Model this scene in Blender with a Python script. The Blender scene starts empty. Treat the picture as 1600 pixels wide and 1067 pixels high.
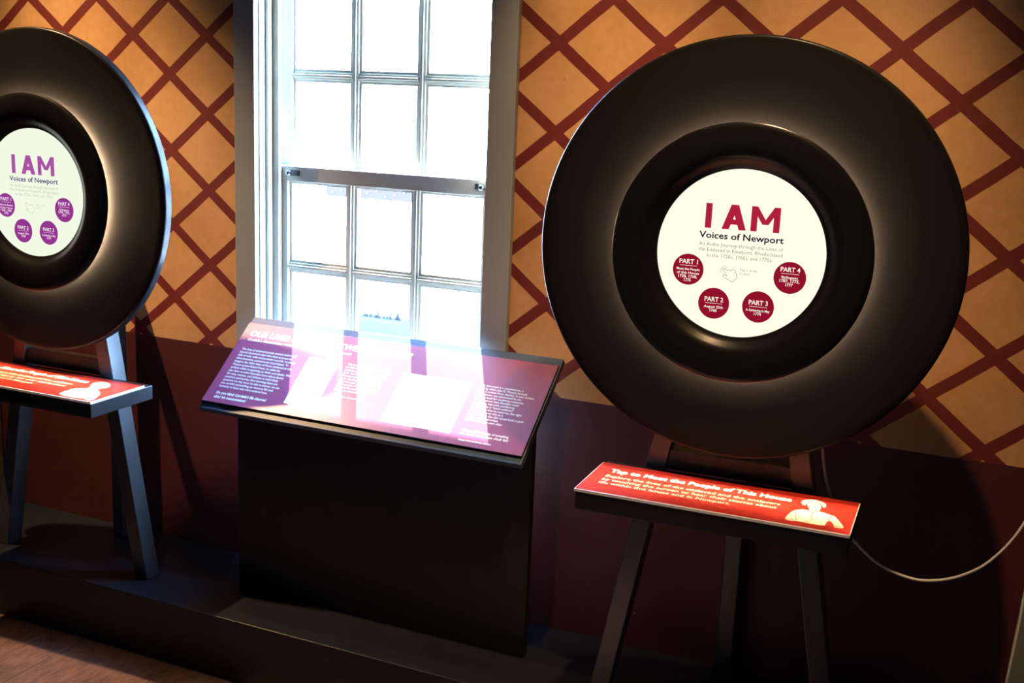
import bpy, bmesh, math
from mathutils import Vector, Matrix

# ------------------------------------------------------------------ camera, light, exposure
sc = bpy.context.scene
COL = sc.collection
FLOOR_BELOW = 1.765                      # camera height above the floor
H = FLOOR_BELOW
PITCH, YAW, ROLL, FPX = 0.2106, 0.4129, 0.0414, 1781.0
cam_data = bpy.data.cameras.new('camera')
cam_data.sensor_fit = 'HORIZONTAL'
cam_data.sensor_width = 36.0
cam_data.lens = FPX / 1600.0 * 36.0
cam_data.clip_start = 0.02
cam = bpy.data.objects.new('camera', cam_data)
COL.objects.link(cam)
fwd = Vector((-math.sin(YAW) * math.cos(PITCH), math.cos(YAW) * math.cos(PITCH), -math.sin(PITCH)))
right0 = Vector((math.cos(YAW), math.sin(YAW), 0))
up0 = right0.cross(fwd)
right = math.cos(ROLL) * right0 + math.sin(ROLL) * up0
up = -math.sin(ROLL) * right0 + math.cos(ROLL) * up0
cam.matrix_world = Matrix(((right.x, up.x, -fwd.x, 0), (right.y, up.y, -fwd.y, 0), (right.z, up.z, -fwd.z, H), (0, 0, 0, 1)))
sc.camera = cam

sc.view_settings.view_transform = 'Standard'
sc.view_settings.look = 'None'
sc.view_settings.exposure = 0.0
sc.view_settings.gamma = 1.0
sc.view_settings.use_curve_mapping = False

SKY_STRENGTH = 150.0
world = bpy.data.worlds.new('sky')
sc.world = world
world.use_nodes = True
world.node_tree.nodes['Background'].inputs['Color'].default_value = (0.38, 0.64, 1.12, 1)
world.node_tree.nodes['Background'].inputs['Strength'].default_value = SKY_STRENGTH

def light(name, kind, loc, direction, energy, color, **kw):
    d = bpy.data.lights.new(name, kind)
    d.energy = energy
    d.color = color
    for k, v in kw.items():
        setattr(d, k, v)
    o = bpy.data.objects.new(name, d)
    COL.objects.link(o)
    o.location = loc
    o.rotation_euler = Vector(direction).to_track_quat('-Z', 'Y').to_euler()
    return o

# the sun shines in through the window, down onto the reading panel
light('sun', 'SUN', (-4, 6, 6), (0.60, -1.0, -1.42), 78.0, (1.0, 0.95, 0.88), angle=0.008)
# daylight portal in the window opening (emits nothing, guides sampling of the sky)
p = light('window_portal', 'AREA', (-1.8115, 3.20, H - 0.13), (0, -1, 0), 1.0, (1, 1, 1), shape='RECTANGLE', size=0.82, size_y=1.62)
p.data.cycles.is_portal = True
WARM = (1.0, 0.62, 0.30)
# ceiling spotlights for the two record displays, plus an added wall washer between
light('warm_spot', 'SPOT', (-0.42, 1.95, H + 1.50), (-0.14, 0.80, -1.95), 270.0, WARM, spot_size=math.radians(50), spot_blend=1.0, shadow_soft_size=0.025)
light('warm_spot', 'SPOT', (-1.08, 2.30, H + 1.50), (0.0, 0.70, -1.75), 200.0, WARM, spot_size=math.radians(32), spot_blend=1.0, shadow_soft_size=0.025)  # added wall washer, put in to brighten the wall right of the window
light('warm_spot', 'SPOT', (-3.48, 2.27, H + 1.50), (0.80, 0.44, -2.2), 640.0, WARM, spot_size=math.radians(50), spot_blend=1.0, shadow_soft_size=0.025)

# ------------------------------------------------------------------ materials
def new_mat(name):
    m = bpy.data.materials.new(name)
    m.use_nodes = True
    return m, m.node_tree, m.node_tree.nodes['Principled BSDF']

def paint(name, col, rough=0.5, vary=0.15, scale=6.0, spec=0.5, coat=0.0, coat_rough=0.1, bump=0.0, metal=0.0, detail=4.0):
    m, nt, b = new_mat(name)
    N, L = nt.nodes, nt.links
    tc = N.new('ShaderNodeTexCoord')
    no = N.new('ShaderNodeTexNoise'); no.inputs['Scale'].default_value = scale; no.inputs['Detail'].default_value = detail
    L.new(tc.outputs['Object'], no.inputs['Vector'])
    mx = N.new('ShaderNodeMix'); mx.data_type = 'RGBA'
    mx.inputs[6].default_value = tuple(c * (1 - vary) for c in col) + (1,)
    mx.inputs[7].default_value = tuple(min(1, c * (1 + vary)) for c in col) + (1,)
    L.new(no.outputs['Fac'], mx.inputs[0]); L.new(mx.outputs[2], b.inputs['Base Color'])
    b.inputs['Roughness'].default_value = rough
    b.inputs['Specular IOR Level'].default_value = spec
    b.inputs['Metallic'].default_value = metal
    b.inputs['Coat Weight'].default_value = coat
    b.inputs['Coat Roughness'].default_value = coat_rough
    if bump:
        bp = N.new('ShaderNodeBump'); bp.inputs['Strength'].default_value = bump; bp.inputs['Distance'].default_value = 0.002
        n2 = N.new('ShaderNodeTexNoise'); n2.inputs['Scale'].default_value = scale * 12
        L.new(tc.outputs['Object'], n2.inputs['Vector']); L.new(n2.outputs['Fac'], bp.inputs['Height']); L.new(bp.outputs['Normal'], b.inputs['Normal'])
    return m

def glow(name, col, strength):
    m = bpy.data.materials.new(name); m.use_nodes = True
    nt = m.node_tree; nt.nodes.clear()
    e = nt.nodes.new('ShaderNodeEmission'); o = nt.nodes.new('ShaderNodeOutputMaterial')
    e.inputs['Color'].default_value = tuple(col) + (1,); e.inputs['Strength'].default_value = strength
    nt.links.new(e.outputs[0], o.inputs[0])
    return m

def srgb(r, g, b):
    return tuple(((c / 255.0) / 12.92 if c / 255.0 <= 0.04045 else ((c / 255.0 + 0.055) / 1.055) ** 2.4) for c in (r, g, b))

def wall_material():
    m, nt, b = new_mat('lattice_wall_paint')
    N, L = nt.nodes, nt.links
    geo = N.new('ShaderNodeTexCoord')
    sep = N.new('ShaderNodeSeparateXYZ'); L.new(geo.outputs['Object'], sep.inputs[0])
    def M(op, a, bb=None, c=None):
        n = N.new('ShaderNodeMath'); n.operation = op
        for i, v in enumerate((a, bb, c)):
            if v is None: continue
            if isinstance(v, (int, float)): n.inputs[i].default_value = v
            else: L.new(v, n.inputs[i])
        return n.outputs[0]
    # hand-painted wobble
    wob = N.new('ShaderNodeTexNoise'); wob.inputs['Scale'].default_value = 5.0; L.new(geo.outputs['Object'], wob.inputs['Vector'])
    wv = M('MULTIPLY', M('SUBTRACT', wob.outputs['Fac'], 0.5), 0.035)
    a = M('MULTIPLY', M('ADD', sep.outputs['X'], 0.010), 1 / 0.3)
    c = M('MULTIPLY', M('SUBTRACT', sep.outputs['Z'], H + 0.152), 1 / 0.2435)
    u = M('ADD', M('ADD', a, c), wv); v = M('ADD', M('SUBTRACT', a, c), wv)
    def line(t):
        d = M('ABSOLUTE', M('SUBTRACT', t, M('ROUND', t)))
        return M('LESS_THAN', d, 0.083)
    lines = M('MAXIMUM', line(u), line(v))
    dado = M('LESS_THAN', M('ADD', sep.outputs['Z'], M('MULTIPLY', M('SUBTRACT', wob.outputs['Fac'], 0.5), 0.006)), H - 0.848)
    # stains and mottling of the old paint
    n1 = N.new('ShaderNodeTexNoise'); n1.inputs['Scale'].default_value = 3.2; n1.inputs['Detail'].default_value = 8; L.new(geo.outputs['Object'], n1.inputs['Vector'])
    n2 = N.new('ShaderNodeTexNoise'); n2.inputs['Scale'].default_value = 38; n2.inputs['Detail'].default_value = 3; L.new(geo.outputs['Object'], n2.inputs['Vector'])
    mot = M('ADD', M('MULTIPLY', n1.outputs['Fac'], 0.75), M('MULTIPLY', n2.outputs['Fac'], 0.25))
    ramp = N.new('ShaderNodeValToRGB'); L.new(mot, ramp.inputs[0])
    ramp.color_ramp.elements[0].position = 0.32; ramp.color_ramp.elements[0].color = (0.42, 0.220, 0.083, 1)
    ramp.color_ramp.elements[1].position = 0.62; ramp.color_ramp.elements[1].color = (0.59, 0.335, 0.150, 1)
    r2 = N.new('ShaderNodeValToRGB'); L.new(mot, r2.inputs[0])
    r2.color_ramp.elements[0].position = 0.3; r2.color_ramp.elements[0].color = (0.105, 0.012, 0.011, 1)
    r2.color_ramp.elements[1].position = 0.7; r2.color_ramp.elements[1].color = (0.165, 0.022, 0.020, 1)
    r3 = N.new('ShaderNodeValToRGB'); L.new(mot, r3.inputs[0])
    r3.color_ramp.elements[0].position = 0.3; r3.color_ramp.elements[0].color = (0.044, 0.0075, 0.0095, 1)
    r3.color_ramp.elements[1].position = 0.7; r3.color_ramp.elements[1].color = (0.080, 0.013, 0.016, 1)
    # tiny chips in the paint
    vo = N.new('ShaderNodeTexVoronoi'); vo.inputs['Scale'].default_value = 7.5; L.new(geo.outputs['Object'], vo.inputs['Vector'])
    chip = M('MULTIPLY', M('LESS_THAN', vo.outputs['Distance'], 0.030), M('GREATER_THAN', n1.outputs['Fac'], 0.52))
    def mix(f, c0, c1):
        n = N.new('ShaderNodeMix'); n.data_type = 'RGBA'; L.new(f, n.inputs[0])
        for i, cc in ((6, c0), (7, c1)):
            if isinstance(cc, tuple): n.inputs[i].default_value = cc
            else: L.new(cc, n.inputs[i])
        return n.outputs[2]
    upc = mix(lines, ramp.outputs[0], r2.outputs[0])
    allc = mix(dado, upc, r3.outputs[0])
    allc = mix(chip, allc, (0.36, 0.24, 0.17, 1))
    L.new(allc, b.inputs['Base Color'])
    rr = M('ADD', 0.42, M('MULTIPLY', n2.outputs['Fac'], 0.2)); L.new(rr, b.inputs['Roughness'])
    bp = N.new('ShaderNodeBump'); bp.inputs['Strength'].default_value = 0.25; bp.inputs['Distance'].default_value = 0.003
    L.new(n2.outputs['Fac'], bp.inputs['Height']); L.new(bp.outputs['Normal'], b.inputs['Normal'])
    return m

def floor_material():
    m, nt, b = new_mat('worn_floor_wood')
    N, L = nt.nodes, nt.links
    tc = N.new('ShaderNodeTexCoord')
    mp = N.new('ShaderNodeMapping'); mp.inputs['Scale'].default_value = (14, 3, 6); L.new(tc.outputs['Object'], mp.inputs[0])
    n1 = N.new('ShaderNodeTexNoise'); n1.inputs['Scale'].default_value = 4; n1.inputs['Detail'].default_value = 9; n1.inputs['Roughness'].default_value = 0.7
    L.new(mp.outputs[0], n1.inputs['Vector'])
    n2 = N.new('ShaderNodeTexNoise'); n2.inputs['Scale'].default_value = 70; n2.inputs['Detail'].default_value = 5; L.new(tc.outputs['Object'], n2.inputs['Vector'])
    ramp = N.new('ShaderNodeValToRGB'); L.new(n1.outputs['Fac'], ramp.inputs[0])
    ramp.color_ramp.elements[0].position = 0.3; ramp.color_ramp.elements[0].color = (0.038, 0.019, 0.012, 1)
    ramp.color_ramp.elements[1].position = 0.68; ramp.color_ramp.elements[1].color = (0.23, 0.115, 0.08, 1)
    L.new(ramp.outputs[0], b.inputs['Base Color'])
    rg = N.new('ShaderNodeMapRange'); L.new(n2.outputs['Fac'], rg.inputs[0])
    rg.inputs[3].default_value = 0.25; rg.inputs[4].default_value = 0.6
    L.new(rg.outputs[0], b.inputs['Roughness'])
    bp = N.new('ShaderNodeBump'); bp.inputs['Strength'].default_value = 0.5; bp.inputs['Distance'].default_value = 0.003
    L.new(n2.outputs['Fac'], bp.inputs['Height']); L.new(bp.outputs['Normal'], b.inputs['Normal'])
    return m

def glass_material():
    m = bpy.data.materials.new('window_glass'); m.use_nodes = True
    nt = m.node_tree; nt.nodes.clear()
    t = nt.nodes.new('ShaderNodeBsdfTransparent'); t.inputs[0].default_value = (0.96, 0.98, 0.97, 1)
    g = nt.nodes.new('ShaderNodeBsdfGlossy'); g.inputs['Roughness'].default_value = 0.03
    mx = nt.nodes.new('ShaderNodeMixShader'); o = nt.nodes.new('ShaderNodeOutputMaterial')
    mx.inputs[0].default_value = 0.04; nt.links.new(t.outputs[0], mx.inputs[1]); nt.links.new(g.outputs[0], mx.inputs[2]); nt.links.new(mx.outputs[0], o.inputs[0])
    return m

MAT = dict(
    wall=wall_material(),
    plaster=paint('old_plaster', (0.07, 0.055, 0.045), 0.8),
    ceiling=paint('ceiling_paint', (0.08, 0.07, 0.065), 0.8),
    floor=floor_material(),
    subfloor=paint('dark_subfloor', (0.012, 0.008, 0.006), 0.8),
    trim=paint('grey_window_paint', (0.27, 0.295, 0.31), 0.42, 0.08, 5, bump=0.15),
    sash=paint('pale_sash_paint', (0.66, 0.66, 0.57), 0.42, 0.05, 5),
    glass=glass_material(),
    brass=paint('bright_latch_metal', (0.72, 0.72, 0.74), 0.25, 0.05, 20, metal=1.0),
    latchdark=paint('dark_latch_plate', (0.05, 0.055, 0.05), 0.4),
    black=paint('black_satin_paint', (0.008, 0.008, 0.0095), 0.42, 0.25, 9, spec=0.35),
    blackleg=paint('black_leg_paint', (0.048, 0.050, 0.054), 0.32, 0.25, 12, bump=0.15),
    platform=paint('black_platform_paint', (0.009, 0.011, 0.016), 0.36, 0.3, 7, spec=0.3, bump=0.2),
    bounce=paint('bounce_board', (0.45, 0.43, 0.40), 0.7, 0.1, 9),  # pale tone chosen to bounce sunlight behind the reading panel
    base=paint('slate_base_paint', (0.050, 0.085, 0.15), 0.40, 0.15, 9, spec=0.3),
    disc=paint('black_disc_face', (0.009, 0.0088, 0.0092), 0.30, 0.15, 7, spec=0.09),
    ring=paint('gloss_black_ring', (0.006, 0.006, 0.0065), 0.24, 0.1, 7, spec=0.32),
    led=glow('warm_led_strip', (1.0, 0.68, 0.40), 950.0),
    screen_r=glow('lit_screen', srgb(255, 252, 226), 1.08),
    screen_l=glow('lit_screen_side', srgb(243, 250, 228), 1.0),
    print=paint('burgundy_print', (0.27, 0.058, 0.135), 0.36, 0.10, 10, spec=0.55),
    white=paint('white_print', (0.86, 0.85, 0.84), 0.5, 0.02),
    paper=paint('document_print', (0.84, 0.80, 0.76), 0.5, 0.05, 30),
    edge=paint('white_panel_edge', (0.80, 0.80, 0.82), 0.4, 0.03),
    red=paint('red_sign_print', (0.40, 0.022, 0.014), 0.35, 0.06, 12, coat=0.2, coat_rough=0.2),
    cream=paint('cream_sign_print', (0.85, 0.70, 0.50), 0.5, 0.03),
    cream2=paint('cream_figure_print', (0.80, 0.68, 0.52), 0.5, 0.10, 60),
    ink=paint('brown_ink', (0.10, 0.035, 0.02), 0.6, 0.1),
    cable=paint('steel_cable', (0.55, 0.53, 0.52), 0.4, 0.1, 30),
    blackcable=paint('black_cable', (0.02, 0.02, 0.02), 0.5),
    post=paint('grey_green_post_paint', (0.20, 0.21, 0.17), 0.6, 0.2, 7, bump=0.3),
    ochre=paint('ochre_trim_paint', (0.42, 0.26, 0.07), 0.5),
    ground=paint('pale_paving', (0.62, 0.62, 0.62), 0.8, 0.05),
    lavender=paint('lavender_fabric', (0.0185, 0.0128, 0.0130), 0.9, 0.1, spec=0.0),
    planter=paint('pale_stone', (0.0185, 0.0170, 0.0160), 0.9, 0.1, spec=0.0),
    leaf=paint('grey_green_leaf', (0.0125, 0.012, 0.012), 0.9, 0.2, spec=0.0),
    bulb=glow('bulb', (1, 1, 1), 5.0),
)
SCREEN_INK = {
    'right': dict(red=glow('screen_red', srgb(178, 30, 62), 1.0), dark=glow('screen_dark', srgb(30, 22, 40), 1.0), grey=glow('screen_grey', srgb(140, 128, 122), 1.0),
                  dot=glow('screen_button', srgb(146, 16, 44), 1.0), white=glow('screen_white', srgb(255, 244, 232), 1.0)),
    'left': dict(red=glow('screen_plum', srgb(170, 82, 166), 1.0), dark=glow('screen_dim_blue', srgb(84, 78, 128), 1.0), grey=glow('screen_dim_grey', srgb(190, 188, 184), 1.0),
                 dot=glow('screen_purple_button', srgb(150, 52, 146), 1.0), white=glow('screen_dim_white', srgb(246, 228, 242), 1.0)),
}

# ------------------------------------------------------------------ helpers
def link(name, me, mat=None, parent=None, loc=(0, 0, 0), rot=(0, 0, 0), smooth=False):
    o = bpy.data.objects.new(name, me)
    COL.objects.link(o)
    if mat is not None and len(me.materials) == 0:
        me.materials.append(mat)
    o.location = loc; o.rotation_euler = rot
    if parent is not None:
        o.parent = parent
    if smooth:
        for f in me.polygons: f.use_smooth = True
    return o

def empty(name, loc, rotz=0.0):
    o = bpy.data.objects.new(name, None); o.empty_display_size = 0.1
    COL.objects.link(o); o.location = loc; o.rotation_euler = (0, 0, rotz)
    return o

def tag(o, label, cat, group=None):
    o['label'] = label; o['category'] = cat
    if group: o['group'] = group
    return o

def struct(o):
    o['kind'] = 'structure'; return o

def to_mesh(bm, name):
    me = bpy.data.meshes.new(name)
    bmesh.ops.recalc_face_normals(bm, faces=bm.faces)
    bm.to_mesh(me); bm.free()
    return me

def add_box(bm, x0, x1, y0, y1, z0, z1):
    vs = [bm.verts.new(c) for c in ((x0, y0, z0), (x1, y0, z0), (x1, y1, z0), (x0, y1, z0), (x0, y0, z1), (x1, y0, z1), (x1, y1, z1), (x0, y1, z1))]
    for f in ((0, 3, 2, 1), (4, 5, 6, 7), (0, 1, 5, 4), (1, 2, 6, 5), (2, 3, 7, 6), (3, 0, 4, 7)):
        bm.faces.new([vs[i] for i in f])
    return vs

def box(name, x0, x1, y0, y1, z0, z1, mat, parent=None, bevel=0.0, **kw):
    bm = bmesh.new()
    add_box(bm, x0, x1, y0, y1, z0, z1)
    if bevel:
        bmesh.ops.bevel(bm, geom=list(bm.edges), offset=bevel, segments=2, affect='EDGES', profile=0.5)
    return link(name, to_mesh(bm, name), mat, parent, **kw)

def boxes(name, specs, mat, parent=None, bevel=0.0):
    bm = bmesh.new()
    for s in specs:
        b2 = bmesh.new(); add_box(b2, *s)
        if bevel: bmesh.ops.bevel(b2, geom=list(b2.edges), offset=bevel, segments=2, affect='EDGES', profile=0.5)
        me = bpy.data.meshes.new('tmp'); b2.to_mesh(me); b2.free(); bm.from_mesh(me); bpy.data.meshes.remove(me)
    return link(name, to_mesh(bm, name), mat, parent)

def lathe(name, profile, mat, parent, loc=(0, 0, 0), n=128, closed=False, smooth=True):
    """profile of (radius, y) turned about the y axis"""
    bm = bmesh.new(); rings = []
    for r, y in profile:
        if r < 1e-6: rings.append([bm.verts.new((0, y, 0))])
        else: rings.append([bm.verts.new((r * math.cos(2 * math.pi * k / n), y, r * math.sin(2 * math.pi * k / n))) for k in range(n)])
    idx = list(range(len(rings) - 1))
    pairs = [(rings[i], rings[i + 1]) for i in idx] + ([(rings[-1], rings[0])] if closed else [])
    for a, b in pairs:
        for k in range(n):
            k2 = (k + 1) % n
            if len(a) == 1 and len(b) == 1: continue
            if len(a) == 1: bm.faces.new((a[0], b[k2], b[k]))
            elif len(b) == 1: bm.faces.new((a[k], a[k2], b[0]))
            else: bm.faces.new((a[k], a[k2], b[k2], b[k]))
    o = link(name, to_mesh(bm, name), mat, parent, loc)
    if smooth:
        for f in o.data.polygons: f.use_smooth = True
        md = o.modifiers.new('edges', 'EDGE_SPLIT'); md.split_angle = math.radians(38)
    return o

def slanted(name, bottom, top, w, d, mat, parent, bevel=0.003):
    """square post between two centre points, level ends"""
    bm = bmesh.new(); rows = []
    for c in (bottom, top):
        rows.append([bm.verts.new((c[0] + sx * w / 2, c[1] + sy * d / 2, c[2])) for sx, sy in ((-1, -1), (1, -1), (1, 1), (-1, 1))])
    bm.faces.new(rows[0][::-1]); bm.faces.new(rows[1])
    for i in range(4): bm.faces.new((rows[0][i], rows[0][(i + 1) % 4], rows[1][(i + 1) % 4], rows[1][i]))
    if bevel: bmesh.ops.bevel(bm, geom=list(bm.edges), offset=bevel, segments=2, affect='EDGES', profile=0.5)
    return link(name, to_mesh(bm, name), mat, parent)

def tube(name, pts, r, mat, parent=None, ribs=0.0, step=0.004, n=8):
    """tube along a smooth curve; ribs > 0 makes an armoured, ribbed cable"""
    P = [Vector(q) for q in pts]; dense = []
    for i in range(len(P) - 1):
        p0, p1, p2, p3 = P[max(i - 1, 0)], P[i], P[i + 1], P[min(i + 2, len(P) - 1)]
        m = max(2, int((p2 - p1).length / step))
        for k in range(m):
            t = k / m
            dense.append(0.5 * ((2 * p1) + (p2 - p0) * t + (2 * p0 - 5 * p1 + 4 * p2 - p3) * t * t + (3 * p1 - p0 - 3 * p2 + p3) * t ** 3))
    dense.append(P[-1])
    bm = bmesh.new(); prev = None; ref = Vector((0, 1, 0.13)).normalized()
    for i, c in enumerate(dense):
        tan = (dense[min(i + 1, len(dense) - 1)] - dense[max(i - 1, 0)]).normalized()
        a = tan.cross(ref).normalized(); b = tan.cross(a)
        rr = r * (1 - ribs * (i % 2))
        ring = [bm.verts.new(c + rr * (math.cos(2 * math.pi * k / n) * a + math.sin(2 * math.pi * k / n) * b)) for k in range(n)]
        if prev:
            for k in range(n): bm.faces.new((prev[k], prev[(k + 1) % n], ring[(k + 1) % n], ring[k]))
        else: bm.faces.new(ring)
        prev = ring
    bm.faces.new(prev)
    o = link(name, to_mesh(bm, name), mat, parent)
    for f in o.data.polygons: f.use_smooth = True
    return o

_font_cache = {}
def glyph_mesh(body, bold, shear):
    key = (body, bold, shear)
    if key not in _font_cache:
        cu = bpy.data.curves.new('t', 'FONT'); cu.body = body; cu.size = 1.0; cu.offset = bold; cu.shear = shear
        cu.resolution_u = 2; cu.fill_mode = 'FRONT'
        o = bpy.data.objects.new('t', cu); COL.objects.link(o)
        dg = bpy.context.evaluated_depsgraph_get()
        me = o.evaluated_get(dg).to_mesh()
        vs = [v.co.copy() for v in me.vertices]; fs = [tuple(f.vertices) for f in me.polygons]
        o.evaluated_get(dg).to_mesh_clear()
        bpy.data.objects.remove(o); bpy.data.curves.remove(cu)
        _font_cache[key] = (vs, fs)
    return _font_cache[key]

CAP = 0.70   # cap height of the built-in face at size 1
def text(name, lines, mat, parent, place, bold=0.0, shear=0.0):
    """lines of (body, x, y, cap height, width or None, 'L'|'C'); place maps (x, y) to a point; one flat print per block"""
    V, F = [], []
    for body, x, y, cap, width, al in lines:
        vs, fs = glyph_mesh(body, bold, shear)
        if not vs: continue
        mn = min(v.x for v in vs); mxx = max(v.x for v in vs)
        sy = cap / CAP; sx = width / (mxx - mn) if width else sy
        off = -mn if al == 'L' else -(mn + mxx) / 2
        base = len(V)
        for v in vs: V.append(place(x + (v.x + off) * sx, y + v.y * sy))
        for f in fs: F.append(tuple(i + base for i in f))
    me = bpy.data.meshes.new(name); me.from_pydata(V, [], F)
    return link(name, me, mat, parent)

def flat_shape(name, pts, mat, parent, place):
    bm = bmesh.new()
    f = bm.faces.new([bm.verts.new(place(*q)) for q in pts])
    bmesh.ops.triangulate(bm, faces=[f])
    me = bpy.data.meshes.new(name); bm.to_mesh(me); bm.free()
    return link(name, me, mat, parent)

def smooth2d(pts, it=2):
    for _ in range(it):
        q = []
        for i in range(len(pts)):
            a, b = pts[i], pts[(i + 1) % len(pts)]
            q.append((0.75 * a[0] + 0.25 * b[0], 0.75 * a[1] + 0.25 * b[1])); q.append((0.25 * a[0] + 0.75 * b[0], 0.25 * a[1] + 0.75 * b[1]))
        pts = q
    return pts

def strokes(name, lines, w, mat, parent, place, closed=False):
    V, F = [], []
    for pts in lines:
        for a, b in zip(pts, pts[1:]):
            d = Vector((b[0] - a[0], b[1] - a[1]))
            if d.length < 1e-7: continue
            d.normalize(); n = Vector((-d.y, d.x)) * w / 2; e = d * w * 0.3
            base = len(V)
            for q in ((a[0] - e.x + n.x, a[1] - e.y + n.y), (a[0] - e.x - n.x, a[1] - e.y - n.y), (b[0] + e.x - n.x, b[1] + e.y - n.y), (b[0] + e.x + n.x, b[1] + e.y + n.y)):
                V.append(place(*q))
            F.append((base, base + 1, base + 2, base + 3))
    me = bpy.data.meshes.new(name); me.from_pydata(V, [], F)
    return link(name, me, mat, parent)

def disc2d(cx, cy, r, n=40):
    return [(cx + r * math.cos(2 * math.pi * k / n), cy + r * math.sin(2 * math.pi * k / n)) for k in range(n)]

# ------------------------------------------------------------------ the room
RX0, RX1, RY0, CEIL = -5.2, 1.9, -1.6, H + 1.62
WX0, WX1 = -2.2175, -1.4055              # window opening in the wall
WZ0, WZ1 = H - 0.93, H + 0.70
Y = 3.0                                   # inner face of the window wall

floor = struct(box('floor', RX0, RX1, RY0, Y + 0.3, -0.10, -0.012, MAT['subfloor']))
pw = 0.368
plank_me = {}
x = -2.592 - 7 * pw
while x < RX1 - 0.01:
    x0, x1 = max(x, RX0), min(x + pw, RX1)
    if x1 > RX0 + 0.02:
        box('plank', x0 + 0.0012, x1 - 0.0012, RY0, Y, -0.0119, 0.0, MAT['floor'], floor, bevel=0.0008)
    x += pw
struct(boxes('wall_back', [(RX0 - 0.2, WX0, Y, Y + 0.24, -0.1, CEIL + 0.1), (WX1, RX1 + 0.2, Y, Y + 0.24, -0.1, CEIL + 0.1),
                           (WX0, WX1, Y, Y + 0.24, -0.1, WZ0), (WX0, WX1, Y, Y + 0.24, WZ1, CEIL + 0.1)], MAT['wall']))
struct(box('wall_left', RX0 - 0.2, RX0, RY0 - 0.2, Y, -0.1, CEIL + 0.1, MAT['plaster']))
struct(box('wall_right', RX1, RX1 + 0.2, RY0 - 0.2, Y, -0.1, CEIL + 0.1, MAT['plaster']))
struct(box('wall_front', RX0, RX1, RY0 - 0.2, RY0, -0.1, CEIL + 0.1, MAT['plaster']))
struct(box('ceiling', RX0 - 0.2, RX1 + 0.2, RY0 - 0.2, Y + 0.24, CEIL, CEIL + 0.1, MAT['ceiling']))
struct(box('trim_1', -3.56, -3.392, Y - 0.03, Y, 0.2, CEIL, MAT['ochre'], bevel=0.004))

# window: casing, jamb, stops, two sashes with muntins and a pane in each light
win = struct(empty('window_1', (0, 0, 0)))
CW0, CW1 = -2.291, -1.3245
box('casing', CW0, WX0 + 0.004, Y - 0.022, Y + 0.001, WZ0 - 0.02, WZ1 + 0.09, MAT['trim'], win, bevel=0.003)
box('casing', WX1 - 0.004, CW1, Y - 0.022, Y + 0.001, WZ0 - 0.02, WZ1 + 0.09, MAT['trim'], win, bevel=0.003)
box('head_casing', WX0 + 0.004, WX1 - 0.004, Y - 0.022, Y + 0.001, WZ1 - 0.004, WZ1 + 0.09, MAT['trim'], win, bevel=0.003)
box('sill', CW0 - 0.01, CW1 + 0.01, Y - 0.040, Y + 0.20, WZ0 - 0.03, WZ0 + 0.006, MAT['trim'], win, bevel=0.004)
for sx, xa in ((1, WX0), (-1, WX1)):
    def side(name, a, b, y0, y1, m='sash', bev=0.002):
        x0, x1 = sorted((xa + sx * a, xa + sx * b))
        box(name, x0, x1, y0, y1, WZ0 + 0.006, WZ1, MAT[m], win, bevel=bev)
    side('jamb', -0.006, 0.008, Y + 0.002, Y + 0.20)
    side('bead', 0.008, 0.020, Y + 0.030, Y + 0.052, bev=0.005)
    side('stop', 0.008, 0.040, Y + 0.056, Y + 0.073, bev=0.003)
    side('stop', 0.008, 0.022, Y + 0.148, Y + 0.175)
box('head_jamb', WX0 + 0.008, WX1 - 0.008, Y + 0.002, Y + 0.20, WZ1 - 0.012, WZ1 + 0.004, MAT['sash'], win)

def sash(name, y0, y1, xo0, xo1, z_bot, z_top, gx, mx, mz, bars):
    """bars: (bottom rail top, top rail bottom); gx: glass left and right; mx, mz: muntin centres"""
    specs = [(xo0, gx[0], y0, y1, z_bot, z_top), (gx[1], xo1, y0, y1, z_bot, z_top), (gx[0], gx[1], y0, y1, z_bot, bars[0]), (gx[0], gx[1], y0, y1, bars[1], z_top)]
    s = boxes(name, specs, MAT['sash'], win, bevel=0.0012)
    yb = y0 + 0.008
    cols = [gx[0]] + list(mx) + [gx[1]]; rows = [bars[0]] + list(mz) + [bars[1]]
    hw = 0.0115
    for m in mx:
        boxes('muntin', [(m - hw, m + hw, yb, y1, bars[0], bars[1]), (m - 0.004, m + 0.004, y0 + 0.001, yb, bars[0], bars[1])], MAT['sash'], s, bevel=0.001)
    for z in mz:
        for a, b in zip(cols, cols[1:]):
            l = a + (hw if a in mx else 0); r = b - (hw if b in mx else 0)
            boxes('muntin', [(l, r, yb, y1, z - hw, z + hw), (l, r, y0 + 0.001, yb, z - 0.004, z + 0.004)], MAT['sash'], s, bevel=0.001)
    for ci, (a, b) in enumerate(zip(cols, cols[1:])):
        for ri, (c, d) in enumerate(zip(rows, rows[1:])):
            l = a + (hw if a in mx else 0); r = b - (hw if b in mx else 0); bt = c + (hw if c in mz else 0); tp = d - (hw if d in mz else 0)
            # a narrow putty bead frames each pane
            w = 0.009; ya, ybb = y0 + 0.014, y1
            boxes('pane_bead', [(l, l + w, ya, ybb, bt, tp), (r - w, r, ya, ybb, bt, tp), (l + w, r - w, ya, ybb, bt, bt + w), (l + w, r - w, ya, ybb, tp - w, tp)], MAT['sash'], s)
            box('pane', l + w, r - w, y1 - 0.010, y1 - 0.007, bt + w, tp - w, MAT['glass'], s)
    return s

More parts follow.
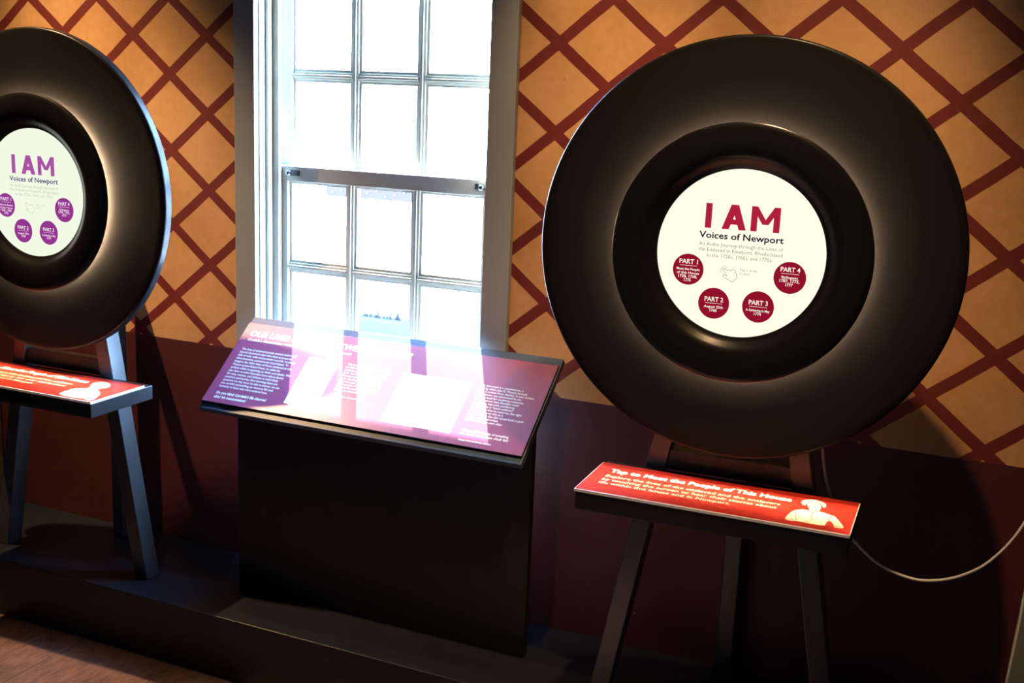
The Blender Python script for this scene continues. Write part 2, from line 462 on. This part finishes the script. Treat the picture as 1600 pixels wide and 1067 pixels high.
low = sash('lower_sash', Y + 0.076, Y + 0.108, WX0 + 0.010, WX1 - 0.010, WZ0 + 0.008, H - 0.243, (-2.158, -1.458), (-1.925, -1.690), (H - 0.566,), (H - 0.868, H - 0.290))
upp = sash('upper_sash', Y + 0.113, Y + 0.145, WX0 + 0.010, WX1 - 0.010, H - 0.285, WZ1 - 0.014, (-2.168, -1.458), (-1.936, -1.700), (H + 0.042, H + 0.342), (H - 0.250, H + 0.640))
for lx, flip in ((-2.128, 1), (-1.470, -1)):
    boxes('sash_latch_plate', [(lx - 0.017, lx + 0.017, Y + 0.070, Y + 0.0765, H - 0.272, H - 0.254)], MAT['latchdark'], low, bevel=0.001)
    lathe('sash_latch_knob', [(0, -0.022), (0.006, -0.021), (0.009, -0.017), (0.008, -0.012), (0.004, -0.009), (0.0035, 0), (0.007, 0.001), (0, 0.001)], MAT['brass'], low, (lx - 0.012 * flip, Y + 0.070, H - 0.263), n=20)

# ------------------------------------------------------------------ platform
PT = 0.20
plat = tag(box('platform', -4.7, 0.75, 2.57, Y - 0.002, 0, PT, MAT['platform'], bevel=0.003), 'low black painted platform running along the wall under all the displays', 'platform')

# ------------------------------------------------------------------ record-shaped listening displays
FIG_R = dict(
 body=[(0.1767, 0.0272), (0.1768, 0.0441), (0.182, 0.0795), (0.1881, 0.0975), (0.1994, 0.1094), (0.2107, 0.1139), (0.2269, 0.1057), (0.2441, 0.118), (0.2655, 0.1044), (0.2764, 0.1021), (0.29, 0.072), (0.3035, 0.0407), (0.3015, 0.0286), (0.2812, 0.0278), (0.2833, 0.0392), (0.2671, 0.0691), (0.2635, 0.0462), (0.2636, 0.0257), (0.2248, 0.0259), (0.2018, 0.03), (0.194, 0.0225)],
 face=[(0.2073, 0.1568), (0.2109, 0.168), (0.2272, 0.1762), (0.2391, 0.1618), (0.2417, 0.1386), (0.2407, 0.127), (0.2408, 0.1182), (0.2272, 0.1037), (0.2185, 0.1074), (0.2183, 0.1205), (0.2128, 0.1329)],
 hat=[(0.1925, 0.1595), (0.198, 0.1789), (0.215, 0.1921), (0.2347, 0.1889), (0.2477, 0.1759), (0.2512, 0.1621), (0.2498, 0.1456), (0.2439, 0.1488), (0.2384, 0.1659), (0.2272, 0.1762), (0.2106, 0.1692), (0.2077, 0.1547), (0.2075, 0.1387), (0.1985, 0.1448)],
 lines=[[(0.2077, 0.1389), (0.2076, 0.1569), (0.211, 0.1685), (0.2273, 0.1758), (0.2376, 0.1668), (0.2435, 0.1495)], [(0.1906, 0.0911), (0.1947, 0.0631), (0.2019, 0.0334)], [(0.2694, 0.1002), (0.2671, 0.0691), (0.2777, 0.0504)], [(0.2014, 0.0394), (0.2113, 0.043), (0.2198, 0.0396), (0.2289, 0.0324)], [(0.2385, 0.0525), (0.2477, 0.0516), (0.2561, 0.0399)], [(0.2272, 0.1037), (0.23, 0.0751), (0.2334, 0.0517)], [(0.2145, 0.1428), (0.2189, 0.1486)], [(0.2274, 0.1504), (0.2339, 0.152)], [(0.2225, 0.1274), (0.2269, 0.1291)], [(0.2221, 0.1496), (0.2231, 0.1375)], [(0.2123, 0.1126), (0.2213, 0.1068), (0.2283, 0.1052), (0.238, 0.1188)], [(0.1922, 0.0898), (0.1998, 0.1074)], [(0.1888, 0.0363), (0.1954, 0.0296)], [(0.2836, 0.0373), (0.2948, 0.0397)], [(0.1974, 0.1509), (0.2013, 0.1601)], [(0.228, 0.0527), (0.2323, 0.0427)]])
FIG_L = dict(
 body=[(0.2323, 0.0079), (0.2236, 0.0458), (0.2218, 0.0802), (0.2327, 0.0945), (0.2527, 0.1048), (0.2511, 0.1219), (0.2852, 0.1125), (0.325, 0.0852), (0.3453, 0.055), (0.3630, 0.014), (0.3560, 0.006), (0.3357, 0.0069), (0.3223, 0.0334), (0.3262, 0.0067)],
 face=[(0.2511, 0.1119), (0.2511, 0.1219), (0.2351, 0.1389), (0.2234, 0.161), (0.2296, 0.181), (0.2506, 0.191), (0.2826, 0.1745), (0.2986, 0.1482), (0.2926, 0.1308), (0.2852, 0.1125)],
 hat=None,
 lines=[[(0.2499, 0.0149), (0.2499, 0.0296), (0.2679, 0.0265)], [(0.2705, 0.162), (0.2741, 0.1662)], [(0.2554, 0.1201), (0.2852, 0.1125)], [(0.275, 0.100), (0.290, 0.070), (0.300, 0.040)]])
HAND = [(-0.033, -0.0547), (-0.0227, -0.0604), (-0.011, -0.0659), (-0.0007, -0.055), (-0.0056, -0.0394), (-0.0113, -0.0355), (-0.0162, -0.0405), (-0.0201, -0.0373), (-0.0243, -0.0404), (-0.0314, -0.0357), (-0.0349, -0.0369), (-0.0322, -0.0434), (-0.0242, -0.0529), (-0.0334, -0.0502), (-0.0339, -0.0548)]
RAYS = [[(-0.0416, -0.0376), (-0.0378, -0.0399)], [(-0.0394, -0.032), (-0.036, -0.0352)], [(-0.0333, -0.0296), (-0.0325, -0.0335)], [(-0.0268, -0.0316), (-0.0287, -0.0354)], [(-0.042, -0.0439), (-0.0384, -0.044)]]

def station(cx, yaw, zc, shelf_z, shelf_half, shelf_off, side, label, sign_w, fig):
    """disc front plane at local y = 0, platform at local z = 0"""
    t = tag(empty('record_display', (cx, 2.6, PT), yaw), label, 'display', 'record-shaped listening displays')
    # big outer disc with a rounded rim
    lathe('disc', [(0.14, 0.0), (0.145, 0.0), (0.30, 0.0), (0.470, 0.0), (0.482, 0.0), (0.4845, 0.0004), (0.4875, 0.0020), (0.4893, 0.0045), (0.4900, 0.0075), (0.4900, 0.010), (0.4900, 0.027), (0.4900, 0.0285), (0.4885, 0.0315), (0.485, 0.033), (0.480, 0.033), (0.14, 0.033)], MAT['disc'], t, (0, 0, zc), n=160, closed=True)
    # raised ring with a bowl that runs down to the screen
    lathe('ring', [(0.1945, -0.004), (0.1945, -0.0095), (0.200, -0.012), (0.207, -0.017), (0.216, -0.0255), (0.226, -0.0325), (0.240, -0.0365), (0.262, -0.0370), (0.285, -0.0350), (0.2955, -0.0325), (0.2985, -0.0300), (0.2985, -0.0185), (0.296, -0.0165), (0.258, -0.0165), (0.258, -0.004)], MAT['ring'], t, (0, 0, zc), n=160, closed=True)
    lathe('led_strip', [(0.2590, -0.0068), (0.2720, -0.0068), (0.2720, -0.0015), (0.2590, -0.0015)], MAT['led'], t, (0, 0, zc), n=96, closed=True, smooth=False)
    # round screen with its printed menu
    scr = lathe('screen', [(0, -0.0085), (0.1935, -0.0085), (0.1935, -0.004), (0, -0.004)], MAT['screen_r' if side == 'right' else 'screen_l'], t, (0, 0, zc), n=128, smooth=False)
    ink = SCREEN_INK[side]
    pl = lambda a, b: Vector((a, -0.0090, b)); pl2 = lambda a, b: Vector((a, -0.0093, b))
    zb, zt, zm = 0.0548, 0.1118, 0.0665
    bars = [[(-0.0850, zb), (-0.0702, zb), (-0.0702, zt), (-0.0850, zt)],
            [(-0.0460, zb), (-0.0295, zb), (-0.0095, zt), (-0.0265, zt)], [(0.0100, zb), (-0.0065, zb), (-0.0265, zt), (-0.0095, zt)], [(-0.0330, zm), (-0.0020, zm), (-0.0062, zm + 0.0118), (-0.0288, zm + 0.0118)],
            [(0.0200, zb), (0.0345, zb), (0.0345, zt), (0.0200, zt)], [(0.0710, zb), (0.0855, zb), (0.0855, zt), (0.0710, zt)],
            [(0.0200, zt), (0.0340, zt), (0.0600, zm + 0.0050), (0.0460, zm + 0.0050)], [(0.0855, zt), (0.0715, zt), (0.0460, zm + 0.0050), (0.0600, zm + 0.0050)]]
    V, Fc = [], []
    for q in bars:
        Fc.append(tuple(range(len(V), len(V) + 4))); V += [pl(*c) for c in q]
    tm = bpy.data.meshes.new('title_text'); tm.from_pydata(V, [], Fc); link('title_text', tm, ink['red'], scr)
    text('subtitle_text', [('Voices of Newport', 0.0005, 0.0318, 0.0148, 0.194, 'C')], ink['dark'], scr, pl, bold=0.022)
    text('intro_text', [('An Audio Journey through the Lives of', 0.001, 0.0140, 0.0085, 0.193, 'C'), ('the Enslaved in Newport, Rhode Island', 0.001, 0.0012, 0.0085, 0.193, 'C'), ('in the 1720s, 1760s, and 1770s.', 0.001, -0.0120, 0.0085, 0.150, 'C')], ink['grey'], scr, pl)
    strokes('hand_icon', [HAND] + RAYS, 0.0011, ink['grey'], scr, pl)
    text('hint_text', [('Tap a circle', 0.0035, -0.0385, 0.0062, 0.040, 'L'), ('to start', 0.0035, -0.0470, 0.0062, 0.024, 'L')], ink['grey'], scr, pl)
    for n, bx, bz, sub in ((1, -0.1165, -0.0456, ['Meet the People', 'of this House', '1728, 1768,', '1775']), (2, -0.0505, -0.1196, ['August 25th', '1768']), (3, 0.0525, -0.1176, ['A Gathering in May', '1774']), (4, 0.118, -0.0437, ['Epilogues', '1787, 1775,', '1777'])):
        flat_shape('button', disc2d(bx, bz, 0.0365), ink['dot'], scr, pl)
        z0 = bz + (0.0135 if len(sub) > 2 else 0.0045)
        ls = [('PART %d' % n, bx, z0, 0.0105, 0.044, 'C')]
        for k, s in enumerate(sub): ls.append((s, bx, z0 - 0.0155 - 0.0088 * k, 0.0056 if not s[0].isdigit() else 0.0066, min(0.055, 0.0041 * len(s)), 'C'))
        text('button_text', ls, ink['white'], scr, pl2, bold=0.02)
        strokes('button_line', [[(bx - 0.020, z0 - 0.0045), (bx + 0.020, z0 - 0.0045)]], 0.0009, ink['white'], scr, pl2)
    # easel: two splayed front legs, an upright rear leg, cross bar, blocks behind the disc
    for s in (-1, 1):
        slanted('leg', (s * 0.300, 0.10, 0), (s * 0.300 - s * 0.175 * 1.28, 0.10, 1.28), 0.050, 0.060, MAT['blackleg'], t)
        box('spacer_block', s * 0.166 - 0.016, s * 0.166 + 0.016, 0.033, 0.07, zc - 0.42, zc - 0.36, MAT['black'], t, bevel=0.002)
    slanted('rear_leg', (-0.012, 0.335, 0), (-0.012, 0.335, 0.93), 0.045, 0.045, MAT['blackleg'], t)
    box('cross_bar', -0.185, 0.185, 0.082, 0.118, shelf_z - 0.008, shelf_z + 0.044, MAT['black'], t, bevel=0.002)
    box('top_bar', -0.034, 0.010, 0.128, 0.358, 0.93, 0.965, MAT['black'], t, bevel=0.002)
    box('top_bar', -0.13, 0.13, 0.082, 0.128, 0.92, 0.975, MAT['black'], t, bevel=0.002)
    # ledge with the printed sign
    sx0, sx1 = shelf_off - shelf_half, shelf_off + shelf_half
    box('ledge', sx0, sx1, -0.192, 0.070, shelf_z - 0.051, shelf_z - 0.007, MAT['black'], t, bevel=0.0025)
    sg = box('sign_panel', sx0 - 0.002, sx1 + 0.002, -0.194, 0.032, shelf_z - 0.007, shelf_z, MAT['edge'], t, bevel=0.0006)
    sp = lambda a, b: Vector((a, -0.19 + b, shelf_z + 0.0006)); sp2 = lambda a, b: Vector((a, -0.19 + b, shelf_z + 0.0010)); sp3 = lambda a, b: Vector((a, -0.19 + b, shelf_z + 0.0014))
    flat_shape('sign_print', [(sx0, -0.0005), (sx1, -0.0005), (sx1, 0.220), (sx0, 0.220)], MAT['red'], sg, sp)
    tx = sign_w
    text('sign_title', [('Tap to Meet the People of This House', tx, 0.151, 0.026, 0.441, 'L')], MAT['white'], sg, sp2, bold=0.04)
    text('sign_text', [('Explore the lives of the enslaved and the enslavers', tx, 0.112, 0.0165, 0.421, 'L'), ('by touching the screen to hear their stories about', tx, 0.0855, 0.0165, 0.417, 'L'), ('life within this house and in Newport.', tx, 0.0595, 0.0165, 0.316, 'L')], MAT['cream'], sg, sp2, bold=0.016)
    fo = 0.0
    flat_shape('figure_print', smooth2d([(a + fo, b) for a, b in fig['body']], 1), MAT['cream2'], sg, sp2)
    flat_shape('figure_head', smooth2d(fig['face'], 1), MAT['cream2'], sg, sp2)
    if fig['hat']: flat_shape('figure_cap', smooth2d(fig['hat'], 1), MAT['cream2'], sg, sp2)
    strokes('figure_lines', fig['lines'], 0.0016, MAT['ink'], sg, sp3)['kind'] = 'stuff'
    return t

right_display = station(-0.5753, 0.034, 1.235, 0.675, 0.312, 0.007, 'right', 'black record-shaped display on an easel in full view right of the window', -0.268, FIG_R)
left_display = station(-2.7426, 0.011, 1.223, 0.660, 0.352, 0.016, 'left', 'black record-shaped display cut off by the left picture edge, with purple screen lettering', -0.235, FIG_L)

# ------------------------------------------------------------------ reading panel in front of the window
lec = tag(empty('reading_panel', (-1.66, 2.79, PT)), 'burgundy sloping reading panel on a black board below the window', 'info panel')
TILT = math.radians(39.83)
ex = Vector((1, 0, 0)); ey = Vector((0, math.cos(TILT), math.sin(TILT))); ez = ex.cross(ey)
F0 = Vector((-2.193, 2.679, H - 0.934)) - Vector((-1.66, 2.79, PT))       # front left corner of the print
def fr(u, v, w=0.0): return F0 + ex * u + ey * v + ez * w
def panel_box(name, u0, u1, v0, v1, w0, w1, mat, parent, bevel):
    bm = bmesh.new(); vs = add_box(bm, u0, u1, v0, v1, w0, w1)
    if bevel: bmesh.ops.bevel(bm, geom=list(bm.edges), offset=bevel, segments=2, affect='EDGES', profile=0.5)
    for v in bm.verts: v.co = fr(*v.co)
    return link(name, to_mesh(bm, name), mat, parent)
panel_box('base_board', -0.003, 1.064, -0.022, 0.345, -0.028, -0.008, MAT['base'], lec, 0.002)
pp = panel_box('print_panel', 0.0, 1.061, 0.0, 0.314, -0.0078, 0.0, MAT['black'], lec, 0.0006)
flat_shape('printed_sheet', [(0.001, 0.001), (1.060, 0.001), (1.060, 0.313), (0.001, 0.313)], MAT['print'], pp, lambda a, b: fr(a, b, 0.0003))
pe = lambda a, b: fr(a, b, 0.0006); pe2 = lambda a, b: fr(a, b, 0.0009)
text('panel_title', [('OUR LIVES: READING BETWEEN THE LINES', 0.029, 0.262, 0.020, 0.58, 'L')], MAT['white'], pp, pe, bold=0.05, shear=0.15)
text('panel_subtitle', [("Cordelia's Manumission: Reading Between the Words of the Records", 0.031, 0.244, 0.0095, 0.380, 'L')], MAT['white'], pp, pe, bold=0.025, shear=0.2)
body = ['The lives of enslaved people existed within and', 'beyond documents that treat them as property:', 'bills of sale, wills and probate records, runaway', 'advertisements, and accounts of purchases. To', 'imagine the fuller lives of those enslaved at the', 'Wanton-Lyman-Hazard House, we utilize the', 'archive while recognizing its limits and biases. We', 'also draw on what historians know about slavery', 'for men, women, and children to build likely', 'scenarios and stories. Even knowing there are', 'questions we may never be able to answer, we can', 'use careful storytelling to restore life and', 'humanity to those who were enslaved here.']
text('panel_text', [(s, 0.031, 0.206 - 0.01225 * k, 0.0078, 0.00430 * len(s), 'L') for k, s in enumerate(body)], MAT['white'], pp, pe, bold=0.02)
text('panel_question', [("Do you think Cordelia's life changed", 0.035, 0.033, 0.0092, 0.181, 'L'), ('after his manumission?', 0.035, 0.018, 0.0092, 0.117, 'L')], MAT['white'], pp, pe, bold=0.04)
flat_shape('document_print', [(0.277, 0.039), (0.386, 0.039), (0.386, 0.217), (0.277, 0.217)], MAT['paper'], pp, pe)
mid = ['This is a page from the town records', 'in which the freedom of the man named', 'in this house was written down by the', 'clerk. The words are few, and most of', 'what we know comes from lines like', 'these. Reading them closely shows us', 'what was said, and what was left out', 'by the people who held the pen, and', 'by those who kept the book, year by', 'year, in the town of Newport.']
text('panel_text', [(s, 0.416, 0.208 - 0.0106 * k, 0.0070, 0.00405 * len(s), 'L') for k, s in enumerate(mid)], MAT['white'], pp, pe, bold=0.02)
text('panel_caption', [('Newport Town Council records', 0.418, 0.091, 0.0055, 0.105, 'L')], MAT['white'], pp, pe, bold=0.015)
flat_shape('document_print', [(0.608, 0.033), (0.832, 0.033), (0.832, 0.212), (0.608, 0.212)], MAT['paper'], pp, pe)
rt = ['This document is a manumission, a', 'deed by which John G. Wanton formally', 'frees Cordelia from slavery. It was written', 'after Wanton was admonished by the', 'meeting itself for enslaving someone.', 'The men shown here therefore could', 'do nothing, but with conditions:', 'that Cordelia is "much addicted"', 'to drink and that he reserves the right', 'to "oversee" over him as a', 'master. Words like this reveal both a path', 'and the ways authorities', 'could restrict his own after']
text('panel_text', [(s, 0.857, 0.206 - 0.01015 * k, 0.0070, 0.00405 * len(s), 'L') for k, s in enumerate(rt)], MAT['white'], pp, pe, bold=0.02)
text('panel_note', [('What would be worthy of something', 0.860, 0.048, 0.0075, 0.144, 'L'), ('on their own that shall fail', 0.860, 0.037, 0.0075, 0.146, 'L'), ('Newport Historical Society collection', 0.864, 0.017, 0.0055, 0.099, 'L')], MAT['white'], pp, pe, bold=0.025)
ox, oy, oz = -1.66, 2.79, PT
box('front_board', -2.134 - ox, -1.1405 - ox, 2.776 - oy, 2.802 - oy, 0, 0.678, MAT['black'], lec, bevel=0.002)
for gx in (-1.95, -1.33):
    bm = bmesh.new(); pts = [(2.802, 0.02), (2.90, 0.02), (2.90, 0.06), (2.83, 0.45), (2.87, 0.73), (2.802, 0.668)]
    a = [bm.verts.new((gx - ox - 0.012, y - oy, z)) for y, z in pts]; b = [bm.verts.new((gx - ox + 0.012, y - oy, z)) for y, z in pts]
    bm.faces.new(a); bm.faces.new(b[::-1])
    for i in range(len(pts)): bm.faces.new((a[i], a[(i + 1) % len(pts)], b[(i + 1) % len(pts)], b[i]))
    link('support_rib', to_mesh(bm, 'support_rib'), MAT['bounce'], lec)  # unseen ribs, made pale to bounce sunlight
box('bounce_backing', -2.130 - ox, -1.1445 - ox, 2.8021 - oy, 2.806 - oy, 0.002, 0.66, MAT['bounce'], lec)  # unseen pale sheet added to bounce sunlight onto wall and platform
box('foot_rail', -2.05 - ox, -1.22 - ox, 2.802 - oy, 2.91 - oy, 0, 0.02, MAT['black'], lec, bevel=0.002)

# ------------------------------------------------------------------ small things
cb = tag(tube('armoured_cable', [(-0.372, 2.70, H - 0.70), (-0.366, 2.725, H - 0.79), (-0.353, 2.735, H - 0.865), (-0.333, 2.735, H - 0.925), (-0.306, 2.72, H - 0.972), (-0.279, 2.725, H - 1.006), (-0.214, 2.745, H - 1.066), (-0.151, 2.75, H - 1.089), (-0.093, 2.75, H - 1.089), (-0.024, 2.75, H - 1.062), (0.040, 2.76, H - 1.010), (0.098, 2.79, H - 0.918), (0.15, 2.86, H - 0.76), (0.19, 2.96, H - 0.64), (0.20, 3.0, H - 0.62)], 0.0042, MAT['cable'], ribs=0.32, step=0.0028),
         'thin ribbed steel cable looping in a sagging curve beside the full-view display', 'cable')
tag(slanted('wooden_post', (0.122, 2.63, PT), (0.187, 2.63, PT + 1.35), 0.075, 0.045, MAT['post'], None, bevel=0.004), 'grey-green painted post slanting at the lower right picture edge', 'post')

# ------------------------------------------------------------------ outside the window, washed out by daylight
struct(box('ground', -40, 30, Y + 0.6, 60, -1.1, -1.0, MAT['ground']))
aw = tag(empty('awning', (-7.23, 12.0, -1.0)), 'pale lavender awning strung with lights, seen through the lower window panes', 'awning')
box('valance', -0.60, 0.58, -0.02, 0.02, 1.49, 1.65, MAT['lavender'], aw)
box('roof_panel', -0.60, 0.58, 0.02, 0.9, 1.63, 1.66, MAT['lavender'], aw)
for s in (-0.58, 0.56):
    box('post', s - 0.02, s + 0.02, 0.84, 0.88, 0, 1.63, MAT['ground'], aw)
for k in range(9):
    lathe('bulb', [(0, -0.012), (0.010, -0.005), (0.010, 0.005), (0, 0.012)], MAT['bulb'], aw, (-0.5 + 0.125 * k, -0.04, 1.57 + 0.03 * ((k * 7) % 3 - 1)), n=10)
pt = tag(empty('planter', (-6.55, 11.2, -1.0)), 'pale stone planter with spiky plants outside the middle lower pane', 'planter')
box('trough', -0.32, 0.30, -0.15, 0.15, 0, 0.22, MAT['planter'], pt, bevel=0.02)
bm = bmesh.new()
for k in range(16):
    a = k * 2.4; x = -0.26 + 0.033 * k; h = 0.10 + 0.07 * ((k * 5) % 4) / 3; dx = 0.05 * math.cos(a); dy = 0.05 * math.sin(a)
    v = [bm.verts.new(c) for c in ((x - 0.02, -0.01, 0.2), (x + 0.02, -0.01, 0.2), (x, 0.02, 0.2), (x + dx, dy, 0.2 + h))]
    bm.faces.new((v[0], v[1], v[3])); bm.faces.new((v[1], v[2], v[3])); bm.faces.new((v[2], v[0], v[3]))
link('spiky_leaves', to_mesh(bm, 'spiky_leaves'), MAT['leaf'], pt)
